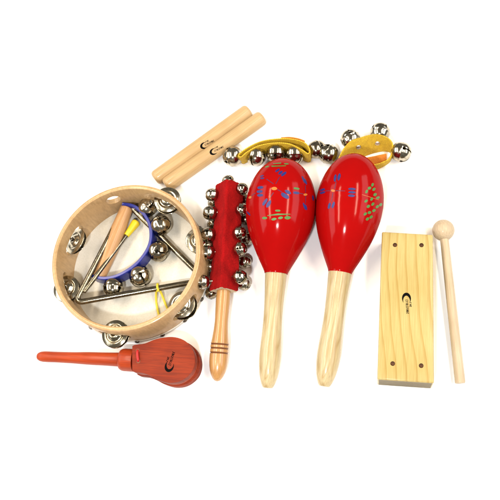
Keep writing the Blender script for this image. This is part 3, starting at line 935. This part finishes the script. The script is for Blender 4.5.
w2 = thing('wrist_bells', 'yellow strap of wrist bells with two rivets behind the maraca with green dots', 'wrist bells', at(365, 158, 0), 'yellow strap wrist bells')
loop = [((341, 170, .3), (338.5, 161, 17)), ((351, 161, .3), (348, 143.5, 20)), ((362, 157, .3), (361, 137.5, 21)), ((374, 152.8, .3), (374.5, 134.5, 21)), ((385, 151.2, .3), (386, 137, 20)), ((391, 153.5, .3), (392.5, 144, 17)), ((389.5, 161.5, .3), (390.5, 157, 13)),
        ((382, 167, .3), (382, 162.5, 9)), ((374, 170, .3), (373, 165, 9)), ((364, 174, .3), (362, 168, 12)), ((350, 178, .3), (348, 172, 15))]
pts = [(at(*b), at(*t)) for b, t in loop]
bm = band_mesh(pts, 2.0, True)
bmesh.ops.recalc_face_normals(bm, faces=bm.faces)
tree = BVHTree.FromBMesh(bm)
obj('strap', bm, [M_WEB, M_LINING], w2, sharp=50)
for x, y in ((358.5, 147), (377.5, 143.2)):
    loc, nor, _, _ = tree.ray_cast(CAM, (at(x, y) - CAM).normalized())
    rivet(w2, loc, nor)
lin = [((371, 166.0, 3.0), (367.0, 157.5, 11.0)), ((376, 165, 3.0), (373.5, 156.4, 11.5)), ((381, 163.5, 3.0), (379.8, 155.0, 12)), ((386.5, 161.5, 3), (386.5, 153.8, 12))]
obj('lining', band_mesh([(at(*b), at(*t)) for b, t in lin], 1.4, False), M_LINING, w2, sharp=50)
for x, y, z, r, tx, ty, tw in ((328.5, 154, 10, 10.0, 341, 160, .3), (350.5, 139.0, 10, 9.8, 358, 150, .7), (380, 132.5, 10.5, 9.8, 377, 144, .2), (401, 152, 10, 10.0, 387, 149, .75)):
    bell(w2, at(x, y, z), r, at(tx, ty, 11), tw)

# ------------------------------------------------------------------ wood block
TH = 31.0
TL, TRc, BR, BL = at(381.9, 231.6, TH), at(433.0, 234.6, TH), at(434.0, 383.2, TH), at(377.2, 379.4, TH)
cw = (TL + TRc + BR + BL) / 4
yv = ((TL + TRc) / 2 - (BL + BR) / 2); LB = yv.length; yv.normalize()
xv = yv.cross(Vector((0, 0, 1))).normalized()
WB = ((TRc - TL).dot(xv) + (BR - BL).dot(xv)) / 2
MB_ = Matrix((xv, Vector((0, 0, 1)), -yv)).transposed().to_4x4(); MB_.translation = Vector((cw.x, cw.y, 0.1))
# local: x across, y up, z towards the near end
def wl(p): return MB_.inverted() @ p
bm = bmesh.new()
cor = [wl(p) for p in (TL, TRc, BR, BL)]
lo = [bm.verts.new((c.x, 0, c.z)) for c in cor]; hi = [bm.verts.new((c.x, TH, c.z)) for c in cor]
bm.faces.new(lo); bm.faces.new(hi)
for k in range(4): bm.faces.new((lo[k], lo[(k + 1) % 4], hi[(k + 1) % 4], hi[k]))
bmesh.ops.recalc_face_normals(bm, faces=bm.faces)
bmesh.ops.bevel(bm, geom=list(bm.edges), offset=1.3, segments=3, profile=0.5, affect='EDGES')
cut = []
for x, y in ((395, 245), (421.5, 245.2), (392.7, 363.6), (421.2, 365.7)):
    p = wl(at(x, y, TH))
    cut.append(cyl_bm((p.x, TH - 3.2, p.z), (p.x, TH + 4, p.z), 2.05, 24))
bm = boolean_cut(bm, cut)
bmesh.ops.recalc_face_normals(bm, faces=bm.faces)
zmax = max(v.co.z for v in bm.verts); zmin = min(v.co.z for v in bm.verts)
for f in bm.faces:
    n = f.normal; c = f.calc_center_median()
    if abs(n.z) > 0.9 and (abs(c.z - zmax) < 6 or abs(c.z - zmin) < 6) and f.calc_area() > 100: f.material_index = 1
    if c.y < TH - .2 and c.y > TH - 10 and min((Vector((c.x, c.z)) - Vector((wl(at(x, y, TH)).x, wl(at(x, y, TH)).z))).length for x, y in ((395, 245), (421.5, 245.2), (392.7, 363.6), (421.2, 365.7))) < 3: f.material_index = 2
paint(bm, MB_, logo(407.3, 304.0, -86, 1.65), 3)
wb = obj('wood_block', bm, [M_PINE, M_END, M_HOLE, M_INK], None, MB_, fix=False)
tag(wb, 'yellow varnished wood block with four bored holes, between maraca and mallet', 'wood block')

# ------------------------------------------------------------------ mallet
mb0 = at(443.3, 230.3, 10.2); mb1 = at(460.2, 383.2, 5.0)
ml = thing('mallet', 'slim pale wooden mallet with a round ball head beside the wood block', 'mallet', Vector((mb0.x, mb0.y, 0)))
MM = frame(mb0, mb1); LM = (mb1 - mb0).length
R = 10.3
prof = [(R * math.sin(math.pi * k / 28), -R * math.cos(math.pi * k / 28)) for k in range(29)]
prof[0] = (0, -R); prof[-1] = (0, R)
obj('ball', lathe(prof, 48), M_MALLET, ml, MM)
prof = [(0, 6), (3.9, 6), (4.0, 20), (4.3, LM * .5), (4.55, LM - 1), (4.2, LM), (0, LM)]
obj('stick', lathe(prof, 36), M_MALLET, ml, MM)

# ------------------------------------------------------------------ castanet
cs_ = thing('castanet', 'orange red wooden handle castanet lying in front of the tambourine', 'castanet', at(165, 367, 0))
out = [(132.2, 348.5), (133.0, 345.6), (136, 344.6), (145, 343.3), (157, 338.8), (172, 336.9), (183.5, 340), (191.3, 347.2), (194.8, 357), (193.8, 367), (189, 375), (180, 381.2), (169, 382.8), (158, 379.8), (150, 375.6), (143, 373.0), (136, 372.2), (133, 371.2), (132.2, 368.5)]
cx_axis = (at(195, 361, 27) - at(132, 357, 27)); cx_axis.z = 0; cx_axis.normalize()
cy_axis = Vector((0, 0, 1)).cross(cx_axis)
MC = Matrix((cx_axis, cy_axis, Vector((0, 0, 1)))).transposed().to_4x4(); MC.translation = at(165, 360, 27); MC.translation.z = 0
ol = []
for x, y in spline(out, 4, True):
    p = MC.inverted() @ at(x, y, 27)
    ol.append((p.x, p.y))
ccx = sum(p[0] for p in ol) / len(ol); ccy = sum(p[1] for p in ol) / len(ol)
def shell(z0, z1, grow, bev, logo_on=False, dish=0.0):
    o2 = [(ccx + (x - ccx) * grow, ccy + (y - ccy) * grow) for x, y in ol]
    bm = prism(o2, z0, z1, bev, 5)
    bmesh.ops.recalc_face_normals(bm, faces=bm.faces)
    if logo_on: paint(bm, MC, logo(170.6, 361.0, 72, 1.65), 1)
    return bm
obj('shell', shell(17.2, 27, 1.0, 2.6, True), [M_CAST, M_INK], cs_, MC, 50, fix=False)
obj('shell', shell(0.2, 9.6, 1.03, 2.8), [M_CAST, M_INK], cs_, MC, 50)
# handle with a thin middle board, collar and stem
bm = shell(10.4, 16.4, 0.97, 1.0)
a = MC.inverted() @ at(37.0, 356.3, 13.4); b = MC.inverted() @ at(120, 359.6, 13.4)
ax = (b - a).normalized()
Lc = (b - a).length
fm = frame(a, b)
prof = [(0, 0), (1.8, .25), (3.6, 1.6), (4.9, 5), (5.3, 10), (5.2, Lc * .25), (5.5, Lc * .45), (6.1, Lc * .62), (6.3, Lc * .8), (6.6, Lc * .96), (6.9, Lc + 1.5)]
sp = [(0, 0)] + spline(prof, 4)[1:]
tmp = lathe(sp + [(0, Lc + 2)], 40)
bmesh.ops.transform(tmp, matrix=fm, verts=tmp.verts)
me = bpy.data.meshes.new('t'); tmp.to_mesh(me); tmp.free()
bm.from_mesh(me); bpy.data.meshes.remove(me)
e = MC.inverted() @ at(134.5, 360.3, 13.4)
co = lathe([(0, 0), (7.6, 0), (9.4, .8), (10.4, 2.6), (10.8, 5), (10.8, (e - b).length), (0, (e - b).length)], 48)
bmesh.ops.transform(co, matrix=frame(b, e), verts=co.verts)
me = bpy.data.meshes.new('t'); co.to_mesh(me); co.free()
bm.from_mesh(me); bpy.data.meshes.remove(me)
# stained wood of the handle runs along x of the castanet frame
M_CASTX = wood('castanet_handle_long', (0.35, 0.042, 0.006), (0.25, 0.025, 0.004), 0.45, 0.35, 0.6, 0.08, coat=0.08, axis=0, seed=9.1, contrast=1.4, blotch=(0.75, 0.62, 0.6))
obj('handle', bm, M_CASTX, cs_, MC, 45)
# red elastic through two holes
cp = [at(137.8, 350.5, 26.6), at(137.3, 352.5, 28.2), at(137.6, 357, 28.3), at(138.0, 359.5, 28.2), at(138.2, 361.2, 26.6)]
obj('elastic', tube([Vector(p) for p in spline([tuple(p) for p in cp], 5)], 1.3, 12), M_RCORD, cs_)
for x, y in ((137.6, 350.6), (138.3, 361.2)):
    p = at(x, y, 27.05)
    obj('cord_hole', lathe([(0, .12), (1.8, .12), (1.9, 0)], 20), M_HOLE, cs_, Matrix.Translation(p))
